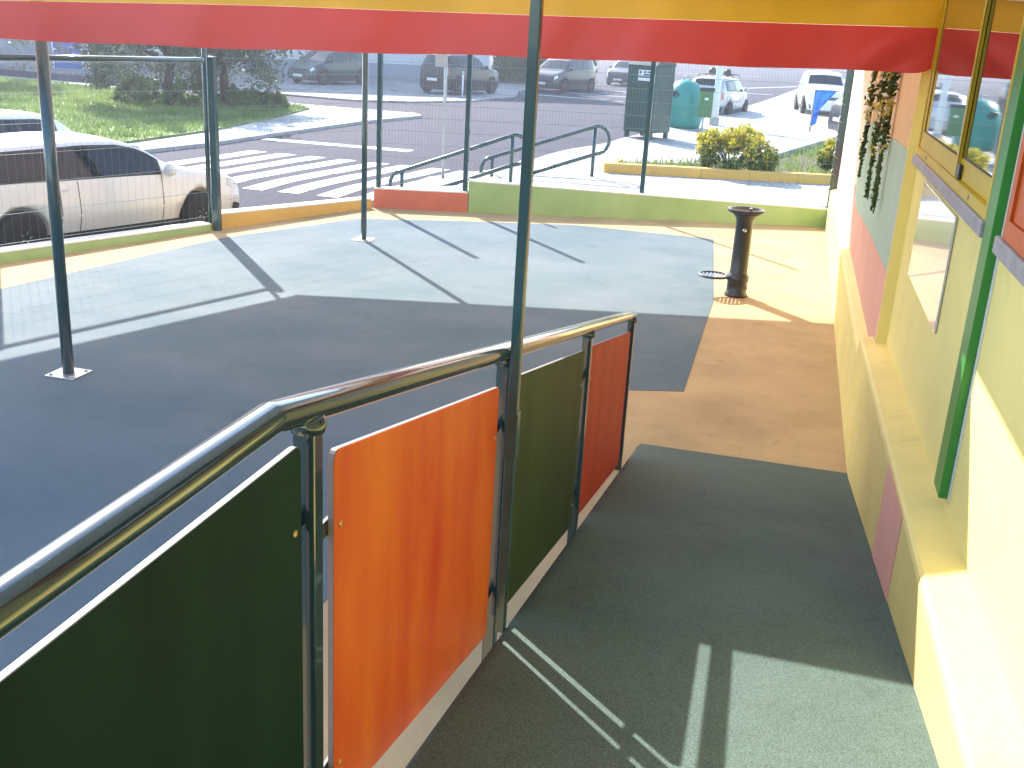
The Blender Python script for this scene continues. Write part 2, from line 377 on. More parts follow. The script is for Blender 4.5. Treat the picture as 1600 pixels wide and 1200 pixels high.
tag(blades('lawn_grass', pts, .05, .14, M_blade, .016), 'green lawn grass across the road beyond the white car', 'grass', kind='stuff')

# road markings: crossing and stop line
cw = empty('pedestrian_crossing'); tag(cw, kind='structure')
stripes = [(-6.62, -6.12), (-7.27, -6.72), (-7.97, -7.4), (-8.63, -8.06), (-9.3, -8.78), (-9.98, -9.5), (-10.65, -10.2), (-11.3, -10.88)]
for i, (xa, xb) in enumerate(stripes):
    y0 = 16.25 if i < 4 else 16.6; y1 = 20.55+.04*i
    vs = []; k = 8
    for j in range(k+1):
        y = y0+(y1-y0)*j/k; x = xa+(xb-xa)*j/k
        jit = random.uniform(-.015, .015)
        vs += [(x-.19+jit, y, road_z(x, y)+.006), (x+.19+jit, y, road_z(x, y)+.006)]
    bb = MB(); bb.add(vs, [(2*j, 2*j+1, 2*j+3, 2*j+2) for j in range(k)]); bb.build('stripe', M_paint, cw, fix=False)
tag(MB().prism([(-11.9, 22.85), (-8.3, 22.95), (-8.3, 23.4), (-11.9, 23.3)], -.016, -.013).build('stop_line', M_paint), kind='structure')
pm = empty('parking_markings'); tag(pm, kind='structure')
for (xa, ya, xb, yb) in [(-12.3, 49.4, -7.4, 48.7), (-12.0, 53.2, -7.2, 52.6), (-11.8, 58, -7.0, 57.2), (-7.2, 62.0, 0.2, 84), (-11, 78, -4, 80), (-10.5, 100, -3, 104), (-4, 66, -1.2, 66.4)]:
    d = Vector((xb-xa, yb-ya, 0)).normalized(); nn = Vector((-d.y, d.x, 0))*.11
    MB().prism([(xa+nn.x, ya+nn.y), (xb+nn.x, yb+nn.y), (xb-nn.x, yb-nn.y), (xa-nn.x, ya-nn.y)], -.017, -.012).build('painted_line', M_paint, pm)

# ================================================================== LOW WALLS AND FENCE
def low_wall(name, p, q, h0, h1, material, label, t=.2):
    d = Vector((q[0]-p[0], q[1]-p[1], 0)); L = d.length; d.normalize(); nn = Vector((-d.y, d.x, 0))
    root = empty(name, (p[0], p[1], 0)); tag(root, label, 'wall', 'low painted perimeter walls')
    P = [(0, 0), (d.x*L, d.y*L), (d.x*L+nn.x*t, d.y*L+nn.y*t), (nn.x*t, nn.y*t)]
    MB().prism(P, -.45, [h0-.02, h1-.02, h1-.02, h0-.02]).build('painted_face', material, root)
    e = .006
    P2 = [(-nn.x*e+d.x*.002, -nn.y*e+d.y*.002), (d.x*(L-.002)-nn.x*e, d.y*(L-.002)-nn.y*e), (d.x*(L-.002)+nn.x*(t+e), d.y*(L-.002)+nn.y*(t+e)), (nn.x*(t+e)+d.x*.002, nn.y*(t+e)+d.y*.002)]
    MB().prism(P2, [h0-.0195, h1-.0195, h1-.0195, h0-.0195], [h0, h1, h1, h0]).build('coping', M_cap, root)
low_wall('low_wall', (-9.9, 4.0), (-7.17, 12.36), .22, .10, M_wallg, 'low green painted wall beside the white car at the left')
low_wall('low_wall', (-7.12, 12.52), (-6.08, 15.24), .215, .15, M_wally, 'low ochre yellow painted wall next to the fence corner post')
low_wall('low_wall', (-6.05, 15.26), (-4.67, 15.70), .31, .31, M_wallr, 'low coral red painted wall segment at the far corner')
low_wall('low_wall', (-4.66, 15.705), (0.78, 17.60), .49, .29, M_wallg, 'long low green painted wall behind the drinking fountain')

def post(name, x, y, z0, z1, w, material, parent, sq=True):
    if sq: return MB().bbox(x-w/2, x+w/2, y-w/2, y+w/2, z0, z1, .006).build(name, material, parent)
    return MB().tube([(x, y, z0), (x, y, z1)], w/2, 14).build(name, material, parent)
def wire_panel(p, q, z0a, z0b, z1, parent, dv=.05, dh=.2):
    b = MB(); d = Vector((q[0]-p[0], q[1]-p[1], 0)); L = d.length; d.normalize()
    nn = Vector((-d.y, d.x, 0))
    def stick(a, c_, r):
        a = Vector(a); c_ = Vector(c_); t = (c_-a).normalized(); u = t.cross(nn).normalized()*r; w = nn*r
        b.add([a+u, a+w, a-u, a-w, c_+u, c_+w, c_-u, c_-w], [(0, 1, 5, 4), (1, 2, 6, 5), (2, 3, 7, 6), (3, 0, 4, 7)], True)
    n = int(L/dv)
    for i in range(1, n):
        s_ = L*i/n; z0 = z0a+(z0b-z0a)*s_/L
        stick((p[0]+d.x*s_, p[1]+d.y*s_, z0), (p[0]+d.x*s_, p[1]+d.y*s_, z1), .0012)
    k = int((z1-max(z0a, z0b))/dh)
    for i in range(k+1):
        z = z1-.02-i*dh
        stick((p[0]+nn.x*.005, p[1]+nn.y*.005, z), (q[0]+nn.x*.005, q[1]+nn.y*.005, z), .0026)
    o = b.build('wire_mesh', M_wire, parent, fix=False); tag(o, kind='stuff'); return o

fl = empty('mesh_fence', (-7.14, 12.42, 0)); tag(fl, 'green framed wire mesh fence in front of the white car', 'fence', 'perimeter fences')
fl.location = (0, 0, 0)
dl = Vector((1.0, 2.86, 0)).normalized(); C0 = Vector((-7.12, 12.42, 0)); on = Vector((-dl.y, dl.x, 0))*.09
post('corner_post', C0.x, C0.y, .0, 2.20, .09, M_green_steel, fl)
for s_ in (3.05, 6.1):
    p = C0-dl*s_+on; post('post', p.x, p.y, .0, 2.18, .085, M_green_steel, fl)
for a, c_ in ((.06, 3.0), (3.1, 6.05)):
    p = C0-dl*a+on; q = C0-dl*c_+on
    MB().tube([(p.x, p.y, 2.15), (q.x, q.y, 2.15)], .032, 12).build('top_rail', M_green_steel, fl)
    wire_panel((q.x, q.y), (p.x, p.y), .20, .14, 2.12, fl, .10, .32)
ff = empty('mesh_fence', (0, 0, 0)); tag(ff, 'green wire mesh fence on the coral and green walls behind the fountain', 'fence', 'perimeter fences')
fp = [(-7.10, 12.62, .22), (-6.02, 15.38, .16), (-4.75, 15.80, .30), (-2.12, 16.75, .39), (.82, 17.72, .29)]
for i, (x, y, z) in enumerate(fp[1:]):
    post('post', x, y, z-.05, 2.45, .07 if i < 3 else .15, M_green_steel, ff)
for (x0, y0, z0), (x1, y1, z1) in zip(fp[:-1], fp[1:]):
    d = Vector((x1-x0, y1-y0, 0)).normalized()*.04
    wire_panel((x0+d.x, y0+d.y), (x1-d.x, y1-d.y), z0, z1, 2.4, ff)
# clips on the end post
for k in range(6):
    z = .6+k*.27; MB().tube([(.76, 17.66, z+.06), (.72, 17.60, z), (.80, 17.64, z-.06)], .008, 6).build('wire_clip', M_grey, ff)

# ================================================================== AWNING
def aw_edge_z(x): return 3.10 - .45*max(0, (.70-x))/10.6
NL, NR, FL, FR = Vector((-10.0, 6.16, 2.72)), Vector((.78, 6.16, 3.14)), Vector((-7.22, 12.72, 2.505)), Vector((.80, 14.84, 2.52))
aw = empty('awning', (0, 0, 0)); tag(aw, 'large yellow and red fabric awning over the play area', 'awning')
def aw_roof(u, v):
    p = (NL*(1-u)+NR*u)*(1-v)+(FL*(1-u)+FR*u)*v
    sag = .05*math.sin(PI*((u*4) % 1))*math.sin(PI*v)
    return (p.x, p.y, p.z-sag)
grid_obj('roof_sheet', aw_roof, 64, 24, M_awroof, aw)
def fold(x, t):
    return (.026*math.sin(x*2.3+1.1)+.014*math.sin(x*5.9+.4+t*1.6)+.006*math.sin(x*11.3+t*2.0)+.003*math.sin(x*23+t*6))*(.25+.75*t)
RB = lambda x: float(np.interp(x, [-10, -4.97, -3.17, -1.47, .72], [2.38, 2.475, 2.515, 2.57, 2.612]))
RT = lambda x: float(np.interp(x, [-10, -4.95, -3.16, -1.49, .68], [2.62, 2.71, 2.765, 2.792, 2.838]))
def hang(x, y, z):
    k = float(np.interp(x, [-10, -5, .72], [6.2, 6.3, 7.34]))/6.05
    return (x*k, y*k, 2.7+(z-2.7)*k)
def val_y(u, v):
    x = -9.9+10.588*u; zt = aw_edge_z(x)-.05; z = zt+(RT(x)-zt)*v
    return hang(x, 6.05+fold(x, v*.5), z)
grid_obj('yellow_valance', val_y, 220, 8, M_awy, aw)
def val_r(u, v):
    x = -9.9+10.588*u; t = RT(x); bt = RB(x)+.004*math.sin(x*6)
    k = 1.0
    if x > .56:                                   # rounded free corner
        q = (x-.56)/.135; bt += .06*(1-math.sqrt(max(0, 1-min(1, q)**2)))
    z = t-.001+(bt-t)*v
    cr = .03*math.exp(-((x-.45)/.16)**2)*math.sin(v*5+x*20)
    return hang(x, 6.05+fold(x, .5+v*.5)+cr*v-.001, z)
grid_obj('red_valance', val_r, 260, 12, M_awr, aw)
def val_f(u, v):
    p = FL*(1-u)+FR*u; return (p.x, p.y+.01*math.sin(u*60), p.z-.002-.012*v)
grid_obj('front_hem', val_f, 60, 2, M_awr, aw)
def awning_post(x, y, zt, w=.088, plate=True, z0=0.0):
    o = MB().tube([(x, y, z0+.002), (x, y, zt)], w/2, 18).build('post', M_green_steel, aw)
    if plate:
        s_ = .125
        MB().bbox(x-s_, x+s_, y-s_, y+s_, z0+.0045, z0+.014, .003).build('base_plate', M_zinc, o)
        for sx in (-1, 1):
            for sy in (-1, 1):
                MB().lathe([(.014, z0+.0135), (.014, z0+.022), (.007, z0+.026)], (x+sx*.09, y+sy*.09, 0), 8).build('bolt', M_zinc, o)
    return o
awning_post(-5.14, 6.66, 2.78); awning_post(-5.21, 12.80, 2.40, .075); awning_post(-7.25, 12.46, 2.49, .06, False)
MB().tube([(-9.85, 6.20, 2.70), (.76, 6.20, 3.115)], .022, 10).build('edge_bar', M_green_steel, aw)
MB().tube([(-7.2, 12.70, 2.488), (.79, 14.81, 2.503)], .02, 10).build('edge_bar', M_green_steel, aw)

# second, smaller awning over the ramp landing: only its slim post shows
a2 = empty('ramp_awning', (0, 0, 0)); tag(a2, 'slim dark blue green steel post of the ramp awning beside the railing', 'awning post')
def a2roof(u, v):
    x = -.76+1.55*u; y = -3+9.4*v; return (x, y, 3.15+.12*u-.02*math.sin(PI*((v*4) % 1)))
grid_obj('roof_sheet', a2roof, 10, 40, M_aww, a2)
MB().bbox(-.770, -.736, 3.133, 3.167, .70, 3.14, .004).build('post', M_green_steel, a2)
MB().bbox(-.774, -.731, 3.129, 3.171, 1.36, 1.52, .003).build('sleeve', M_green_steel, a2)
MB().tube([(-.752, -2.95, 3.13), (-.752, 6.36, 3.135)], .018, 10).build('edge_bar', M_green_steel, a2)

# ================================================================== RAILING WITH COLOURED PANELS
rl = empty('ramp_railing', (0, 0, 0)); tag(rl, 'dark green tube railing with coloured panels along the ramp', 'railing')
RX = -.80
def rail_z(y): return 2.045 if y < 1.55 else 2.045-(y-1.55)*.2035
pts = [(RX, -3.0, 2.045), (RX, 1.547, 2.045), (RX, 1.556, 2.0435)] + [(RX, y, rail_z(y)) for y in (2.2, 3.2, 4.2, 5.2, 6.2)] + [(RX, 6.44, rail_z(6.44))]
MB().tube(pts, .030, 24).build('handrail', M_rail, rl)
for y in (.10, 1.70, 3.19, 4.80, 6.42):
    o = MB().bbox(RX-.022, RX+.022, y-.022, y+.022, max(ramp_z(y)-.16, -.0), rail_z(y)-.02, .005).build('post', M_rail, rl)
    MB().lathe([(.034, rail_z(y)-.045), (.036, rail_z(y)-.03), (.030, rail_z(y)-.012)], (RX, y, 0), 14).build('weld_collar', M_rail, o)
PX0, PX1 = RX-.006, RX+.006
def panel(y0, y1, t0, t1, b0, b1, material, label):
    r = .022; P = []
    for (cy, cz, a0) in ((y0+r, b0+r, PI), (y1-r, b1+r, 1.5*PI), (y1-r, t1-r, 0), (y0+r, t0-r, .5*PI)):
        for k in range(5):
            a = a0+k/4*PI/2; P.append((cy+r*math.cos(a), cz+r*math.sin(a)))
    n = len(P)
    core = MB(); vs = [(PX0, y, z) for y, z in P]+[(PX1-.001, y, z) for y, z in P]
    core.add(vs, [tuple(range(n)), tuple(range(n, 2*n))]+[(i, (i+1) % n, n+(i+1) % n, n+i) for i in range(n)])
    po = core.build('panel', M_edge, rl); tag(po, label)
    cy, cz = sum(p[0] for p in P)/n, sum(p[1] for p in P)/n
    for x0, x1 in ((PX1-.0008, PX1+.0008), (PX0-.0016, PX0-.0002)):
        sh = MB(); Q = [(cy+(y-cy)*.998, cz+(z-cz)*.998) for y, z in P]
        sh.add([(x0, y, z) for y, z in Q]+[(x1, y, z) for y, z in Q], [tuple(range(n)), tuple(range(n, 2*n))]+[(i, (i+1) % n, n+(i+1) % n, n+i) for i in range(n)])
        sh.build('coloured_face', material, po)
    for (yy, zz) in ((y0+.03, t0-.17), (y1-.03, t1-.17), (y0+.03, b0+.12), (y1-.03, b1+.12)):
        MB().lathe([(.008, PX1+.0006), (.008, PX1+.003), (.004, PX1+.005)], (0, yy, zz), 10, 'x').build('screw', M_brass, po)
        s_ = -1 if yy < cy else 1
        y_a, y_b = sorted((yy-.01*s_, yy+.105*s_))
        MB().bbox(PX0-.012, PX0-.002, y_a, y_b, zz-.018, zz+.018, .002).build('bracket', M_dark, po)
panel(.19, 1.655, 1.96, 1.96, 1.05, 1.05, M_pgreen, 'dark green railing panel nearest the camera')
panel(1.805, 3.112, 1.885, 1.618, 1.0, .699, M_porange, 'bright orange railing panel')
panel(3.285, 4.700, 1.585, 1.302, .677, .388, M_polive, 'olive green railing panel')
panel(4.906, 6.36, 1.257, .964, .345, .06, M_pred, 'red orange railing panel at the low end')

# ================================================================== BUILDING ALONG THE RAMP
BR = -.008
bd = empty('school_building', (.625, 0, 0), BR); tag(bd, 'yellow painted building with mural, plinth and coloured window frames', 'building')
NEARW, FARW, YJ, YE = .16, .09, 7.47, 17.9
MB().box(NEARW, NEARW+.25, -5, YJ, -.2, 4.2).build('wall', M_yel, bd)
# far wall is built from its mural fields; far end block behind
MB().box(FARW+.004, FARW+.3, YJ+.0, YE, -.2, 4.2).build('mural_wall', M_yel2, bd)
def wall_poly(name, P, off, material, t=.004):
    n = len(P); bb = MB(); bb.add([(off, y, z) for y, z in P]+[(off+t, y, z) for y, z in P], [tuple(range(n)), tuple(range(n, 2*n))]+[(i, (i+1) % n, n+(i+1) % n, n+i) for i in range(n)])
    return bb.build(name, material, bd)
wall_poly('mural_field', [(YJ+.02, .66), (12.6, .66), (12.6, 1.16), (11.85, 1.10), (9.95, 1.20), (7.72, 1.27), (YJ+.02, 1.28)], FARW, M_pink)
wall_poly('mural_field', [(YJ+.02, 1.283), (7.72, 1.273), (9.95, 1.203), (11.85, 1.103), (12.55, 1.163), (12.55, 2.02), (9.2, 2.03), (8.6, 2.09), (YJ+.02, 2.10)], FARW, M_mint)
wall_poly('mural_field', [(YJ+.02, 2.103), (8.6, 2.093), (9.2, 2.033), (12.55, 2.023), (12.55, 4.1), (YJ+.02, 4.1)], FARW, M_peach)
wall_poly('mural_field', [(12.603, .66), (YE, .66), (YE, 1.25), (12.603, 1.25)], FARW, M_pink)
wall_poly('mural_field', [(12.603, 1.253), (YE, 1.253), (YE, 4.1), (12.603, 4.1)], FARW, M_cream)
wall_poly('corner_strip', [(YJ-.001, .6), (YJ+.019, .6), (YJ+.019, 4.15), (YJ-.001, 4.15)], FARW-.002, M_yel, .08)
# plinth in two steps
def plinth(y0, y1, za, zb, wid, material, drop=.03):
    ny = 24; vs = []
    sec = lambda z: [(0.0, -.3), (0.0, z-.03-drop*.3), (.006, z-.012-drop*.3), (.02, z-drop*.3), (wid+.03, z+drop), (wid+.03, -.3)]
    for i in range(ny+1):
        y = y0+(y1-y0)*i/ny; z = za+(zb-za)*i/ny
        vs += [(x, y, zz) for x, zz in sec(z)]
    k = 6
    fs = [(i*k+j, i*k+(j+1) % k, (i+1)*k+(j+1) % k, (i+1)*k+j) for i in range(ny) for j in range(k)]+[tuple(range(k)), tuple(ny*k+j for j in range(k))]
    bb = MB(); bb.add(vs, fs); return bb.build('plinth', material, bd)
plinth(-5, 7.70, 1.36, .765, .16, M_yel2)
plinth(7.703, YE, .655, .60, .09, M_yel2)
wall_poly('painted_block', [(4.22, .42), (4.93, .28), (4.93, .865), (4.22, .90)], -.003, mat('block_salmon', (.84, .42, .31), .65, .08, 2, .1, 70), .0028)
# window with yellow frame
def bx(x0, x1, y0, y1, z0, z1, name, material, parent, bev=.004): return MB().bbox(x0, x1, y0, y1, z0, z1, bev).build(name, material, parent)
def frame(name, x0, x1, y0, y1, z0, z1, w, material, parent, wb=None):
    wb = wb or w; bb = MB()
    bb.box(x0, x1, y0, y1, z0, z0+wb); bb.box(x0, x1, y0, y1, z1-w, z1)
    bb.box(x0, x1, y0, y0+w, z0+wb+.0005, z1-w-.0005); bb.box(x0, x1, y1-w, y1, z0+wb+.0005, z1-w-.0005)
    return bb.build(name, material, parent)
w1 = frame('window', .126, .1585, 4.44, 7.30, 2.10, 3.45, .045, M_winy, bd, .05); tag(w1, 'sliding window with yellow frame')
s1 = frame('sash', .133, .148, 5.50, 7.24, 2.152, 3.40, .075, M_winy, w1, .095)
s2 = frame('sash', .1485, .157, 4.49, 5.66, 2.152, 3.40, .075, M_winy, w1, .095)
bx(.139, .143, 5.58, 7.16, 2.25, 3.33, 'pane', M_glass, w1, .0005); bx(.1505, .1545, 4.56, 5.58, 2.25, 3.33, 'pane', M_glass, w1, .0005)
bx(.1315, .1329, 5.497, 5.505, 2.16, 3.4, 'seal', M_rub, w1, .0002); bx(.1315, .148, 5.40, 5.49, 2.155, 2.22, 'stopper', M_black, w1, .001)
frame('seal', .1375, .1445, 5.572, 7.168, 2.243, 3.338, .014, M_rub, w1); frame('seal', .1495, .156, 4.55, 5.588, 2.243, 3.338, .014, M_rub, w1)
for y in (4.95, 6.75): MB().lathe([(.014, .1245), (.014, .1275)], (0, y, 2.125), 10, 'x').build('drain_plug', M_black, w1)
for y0, y1 in ((4.43, 7.38), (2.0, 4.11)): bx(.112, .17, y0, y1, 2.035, 2.098, 'sill', M_sill, bd, .006)
w2 = frame('window', .126, .1585, 2.10, 4.05, 2.10, 3.45, .07, M_wino, bd, .07); tag(w2, 'window with orange frame')
frame('sash', .136, .150, 2.20, 3.97, 2.172, 3.37, .09, M_wino, w2, .10); bx(.141, .145, 2.28, 3.89, 2.26, 3.29, 'pane', M_glass, w2, .0005)
frame('seal', .150, .1592, 2.085, 4.065, 2.099, 3.465, .012, M_sill, w2)
# green board between the windows, board joint, acrylic board
tb = bx(.122, .158, 4.24, 4.41, 1.0, 3.9, 'trim_board', M_trim, bd, .003); 
bx(.156, .1595, 4.20, 4.239, 1.0, 3.9, 'joint_strip', M_cap, bd, .0005)
nb = bx(.146, .157, 5.34, 6.80, 1.415, 1.985, 'notice_board', M_acr, bd, .002); tag(nb, 'glossy grey white board screwed to the wall')

# hanging garland on the mural
gd = empty('hanging_garland', (.66, 10.2, 2.6)); tag(gd, 'hanging garland of dark strands with yellow and white flowers on mural wall', 'garland')
gd.location = (0, 0, 0)
lv = {'dark_leaves': [], 'yellow_flowers': [], 'white_flowers': []}
for k, (y, zb, zt) in enumerate([(8.95, 1.47, 2.75), (9.9, 1.46, 2.75), (11.4, 1.50, 2.75)]):
    x0 = .625+.008*y+FARW
    P = [(x0-.05+.012*math.sin(z*9+k), y+.03*math.sin(z*6+k), z) for z in np.linspace(zb, zt, 16)]
    MB().tube(P, [.006+.012*min(1, i/8) for i in range(16)], 6).build('strand', M_leafh, gd)
    for i in range(620):
        t = random.random()**.75; z = zb+(zt-zb)*t; w = (.012+.045*min(1, t*1.4))*(.75+.35*math.sin(z*13+k*2))
        p = (x0-.055+random.gauss(0, w*.45), y+random.gauss(0, w), z)
        cl = math.sin(z*17+k*1.7)+random.gauss(0, .5)
        key = 'dark_leaves' if cl < .15 or t < .3 else ('yellow_flowers' if random.random() < .5 else 'white_flowers')
        lv[key].append(p)
for key, mm in (('dark_leaves', M_leafh), ('yellow_flowers', M_leafy), ('white_flowers', M_cap)):
    tag(quads_obj(key, lv[key], rng.uniform(.014, .03, len(lv[key])), mm, gd, 0, .6), kind='stuff')

# ================================================================== DRINKING FOUNTAIN
fo = empty('drinking_fountain', (-.34, 11.94, .001)); tag(fo, 'black cast iron drinking fountain standing on beige rubber by the green wall', 'fountain')
MB().lathe([(.128, 0), (.128, .03), (.112, .045), (.112, .17), (.122, .18), (.122, .235), (.108, .25), (.098, .28), (.092, .82), (.10, .87), (.13, .915), (.175, .945)], (0, 0, 0), 32).build('pillar', M_black, fo)
MB().lathe([(.175, .9455), (.200, .952), (.203, .972), (.196, .985), (.178, .983), (.165, .962), (.06, .945), (.02, .943)], (0, 0, 0), 36).build('basin', M_black, fo)
MB().lathe([(.015, .944), (.013, .975), (.018, .985), (.008, .992)], (.05, .06, 0), 12).build('spout', M_chrome, fo)
MB().lathe([(.022, -.096), (.022, -.100), (.012, -.108)], (.012, 0, .76), 14, 'y').build('push_button', M_chrome, fo)
st = MB(); cx_, cy_, rr = -.265, -.03, .165
st.tube([(cx_+rr*math.cos(a), cy_+rr*math.sin(a), .215) for a in np.linspace(0, 2*PI, 33)], .014, 8, cap=False)
so = st.build('foot_grate_ring', M_black, fo)
for k in range(-3, 4):
    hx = k*.042; hw = math.sqrt(rr*rr-hx*hx)-.004
    MB().bbox(cx_+hx-.010, cx_+hx+.010, cy_-hw, cy_+hw, .206, .220, .002).build('slat', M_black, so)
MB().bbox(-.13, -.09, -.05, .03, .19, .23, .004).build('grate_bracket', M_black, fo)
for sx in (-1, 1): MB().lathe([(.011, .112), (.011, .121)], (0, sx*.03, .10), 8, 'x').build('bolt', M_chrome, fo)

# ================================================================== STREET FURNITURE BEYOND THE FENCE
def handrail(name, p0, p1, zl, zh, g0, g1, label):
    root = empty(name, (0, 0, 0)); tag(root, label, 'handrail', 'looped handrails beside the crossing')
    p0 = Vector((*p0, 0)); p1 = Vector((*p1, 0)); d = (p1-p0).normalized(); L = (p1-p0).length
    P = lambda s_, z: tuple(p0+d*s_+Vector((0, 0, z)))
    path = [P(-.20, g0), P(-.19, zl-.16), P(-.15, zl-.07), P(-.08, zl-.02), P(0, zl)]
    path += [P(L*t, zl+(zh-zl)*t) for t in (.25, .5, .75)]+[P(L-.05, zh-.015)]
    r = .245
    for k in range(0, 11):
        a = PI/2-k*PI/10; path.append(P(L+r*math.cos(a), zh-r+r*math.sin(a)))
    sl = (zh-zl)/L; zlow = zh-2*r
    s_end = max(.35, L-(zlow-g0-.02)/sl)
    path += [P(s, zlow-(L-s)*sl) for s in (L-.3, (L+s_end)/2, s_end)]
    MB().tube(path, .034, 12).build('tube_rail', M_green_steel, root)
    MB().tube([P(.0, g0), P(0, zl)], .032, 10).build('post', M_green_steel, root)
    MB().tube([P(L-.04, g1), P(L-.04, zh-.02)], .032, 10).build('post', M_green_steel, root)
handrail('looped_handrail', (-6.2, 16.9), (-4.36, 17.25), .38, 1.09, -.0, .29, 'looped dark green handrail nearer the coral wall, by the crossing')
handrail('looped_handrail', (-4.95, 18.05), (-3.30, 19.0), .60, 1.19, .26, .30, 'looped dark green handrail farther back, towards the yellow planter')

# planter bed with kerb
pb = empty('planter_bed', (0, 0, 0)); tag(pb, 'planting bed with ochre painted kerb on the white pavement', 'planter')
bed = [(-3.2, 19.92), (1.1, 21.12), (4, 21.9), (5.5, 34), (1.62, 34), (-.5, 24.7), (-1.5, 22.3), (-3.2, 20.7)]
MB().prism(bed, .05, [.40, .40, .40, .2, .2, .28, .36, .40]).build('soil', M_soil, pb)
def kerb(p, q, z0, z1, w, material, nm='kerb_block', step=1.0):
    p = Vector((*p, 0)); q = Vector((*q, 0)); d = q-p; L = d.length; d.normalize(); nn = Vector((-d.y, d.x, 0))*w; k = max(1, round(L/step))
    for i in range(k):
        a = p+d*(L*i/k+.004); c_ = p+d*(L*(i+1)/k-.004)
        MB().prism([a[:2], c_[:2], (c_+nn)[:2], (a+nn)[:2]], z0, z1).build(nm, material, pb)
kerb((-3.24, 19.69), (1.16, 20.92), .1, .475, .2, M_wally); kerb((1.17, 20.925), (4.2, 21.75), .1, .475, .2, M_wally)
kerb((-3.22, 20.72), (-3.24, 19.9), .1, .472, .18, M_wally)
kerb((-.5, 24.7), (1.62, 34), .05, .38, -.18, M_kerb, 'grey_kerb_block'); kerb((-1.5, 22.3), (-.5, 24.68), .05, .42, -.16, M_kerb, 'grey_kerb_block')
pts = []
while len(pts) < 5000:
    p = (random.uniform(-3.2, 4.5), random.uniform(19.9, 30))
    if inside(p, bed): pts.append((p[0], p[1], .39 if p[1] < 23 else .27))
tag(blades('bed_weeds', pts, .05, .2, M_blade, .014), 'green weeds and grass growing in the planting bed', 'weeds', kind='stuff')

def shrub(name, c, rx, ry, h, n, yfrac, label, cat='shrub', leaf=(.03, .055), mg=None, group=None):
    root = empty(name, c); tag(root, label, cat, group)
    clumps = []
    for i in range(60):
        a = random.uniform(0, 2*PI); e = (random.random()**.6 if i < 42 else random.random()*.2)*PI/2
        r = random.uniform(.62, 1.0)
        clumps.append((rx*r*math.cos(a)*math.sin(PI/2-e+.25), ry*r*math.sin(a)*math.sin(PI/2-e+.25), h*(.12+.80*r*math.sin(e)), random.uniform(.16, .30)*max(rx, h)*.75))
    G, Y = [], []
    for i in range(n):
        x, y, z, r = random.choice(clumps); v = Vector((random.gauss(0, 1), random.gauss(0, 1), random.gauss(0, 1))).normalized()*r*random.random()**.4
        p = (x+v.x, y+v.y, max(.01, z+v.z))
        top = p[2]/h
        (Y if random.random() < yfrac*max(0, top-.18)*1.9 else G).append(p)
    for k in range(9):
        a = 2*PI*k/9+random.uniform(-.2, .2); MB().tube([(.04*math.cos(a), .04*math.sin(a), 0), (.3*rx*math.cos(a), .3*ry*math.sin(a), h*.35), (.6*rx*math.cos(a), .6*ry*math.sin(a), h*.65)], [.018, .013, .006], 6).build('stem', M_bark, root)
    tag(quads_obj('foliage', G, rng.uniform(*leaf, len(G)), mg or M_leafg, root, .4), kind='stuff')
    if Y: tag(quads_obj('yellow_foliage', Y, rng.uniform(*leaf, len(Y)), M_leafy, root, .6), kind='stuff')
    return root
shrub('flowering_shrub', (-.98, 20.95, .38), .74, .6, .84, 7600, .9, 'rounded yellow and green shrub in the planter bed behind the fountain')
shrub('flowering_shrub', (1.25, 22.1, .38), .62, .55, .72, 5000, .9, 'smaller yellow and green shrub half hidden by the fence end post')

# containers
def sign_text(txt, size, loc, rot, parent, material, name='lettering'):
    cu = bpy.data.curves.new(name, 'FONT'); cu.body = txt; cu.size = size; cu.align_x = 'CENTER'; cu.align_y = 'CENTER'; cu.extrude = .001
    tmp = bpy.data.objects.new(name+'_tmp', cu); col.objects.link(tmp); bpy.context.view_layer.update()
    me = bpy.data.meshes.new_from_object(tmp.evaluated_get(bpy.context.evaluated_depsgraph_get())); bpy.data.objects.remove(tmp)
    me.materials.clear(); me.materials.append(material); o = bpy.data.objects.new(name, me); col.objects.link(o); o.parent = parent; o.location = loc; o.rotation_euler = rot; return o
cb = empty('collection_container', (-4.0, 29.4, .12), math.radians(-24)); tag(cb, 'tall dark green metal collection container standing at the pavement edge', 'container')
MB().bbox(-.47, .43, -.0, 1.0, .16, 1.92, .03).build('body', M_boxg, cb)
roof = MB(); roof.add([(-.49, -.02, 1.92), (.45, -.02, 1.92), (.45, 1.02, 1.92), (-.49, 1.02, 1.92), (-.49, .2, 2.10), (.45, .2, 2.10), (.45, .85, 2.10), (-.49, .85, 2.10)], [(0, 1, 5, 4), (1, 2, 6, 5), (2, 3, 7, 6), (3, 0, 4, 7), (4, 5, 6, 7), (3, 2, 1, 0)]); roof.build('roof', M_boxg, cb)
for x in (-.44, .31):
    for y in (.04, .86): MB().box(x, x+.10, y, y+.10, 0, .16).build('leg', M_boxg, cb)
for z in (.55, 1.0, 1.45): MB().bbox(-.473, .433, -.012, -.001, z, z+.03, .003).build('seam', M_boxg, cb)
MB().bbox(-.30, .24, -.05, -.001, 1.40, 1.47, .008).build('hatch_lip', M_boxg, cb)
sk = MB().box(-.12, .28, -.006, -.0015, 1.52, 1.80).build('sticker', M_sticker, cb)
for (x0, x1, z0, z1) in ((-.09, -.03, 1.70, 1.77), (.05, .25, 1.655, 1.70), (.05, .12, 1.72, 1.77), (.16, .25, 1.73, 1.77), (-.11, .27, 1.60, 1.64)): MB().box(x0, x1, -.009, -.0065, z0, z1).build('print', M_ink, sk)
ig = empty('igloo_container', (-3.28, 34.5, .12)); tag(ig, 'teal igloo shaped recycling container between dark box and litter bin', 'container')
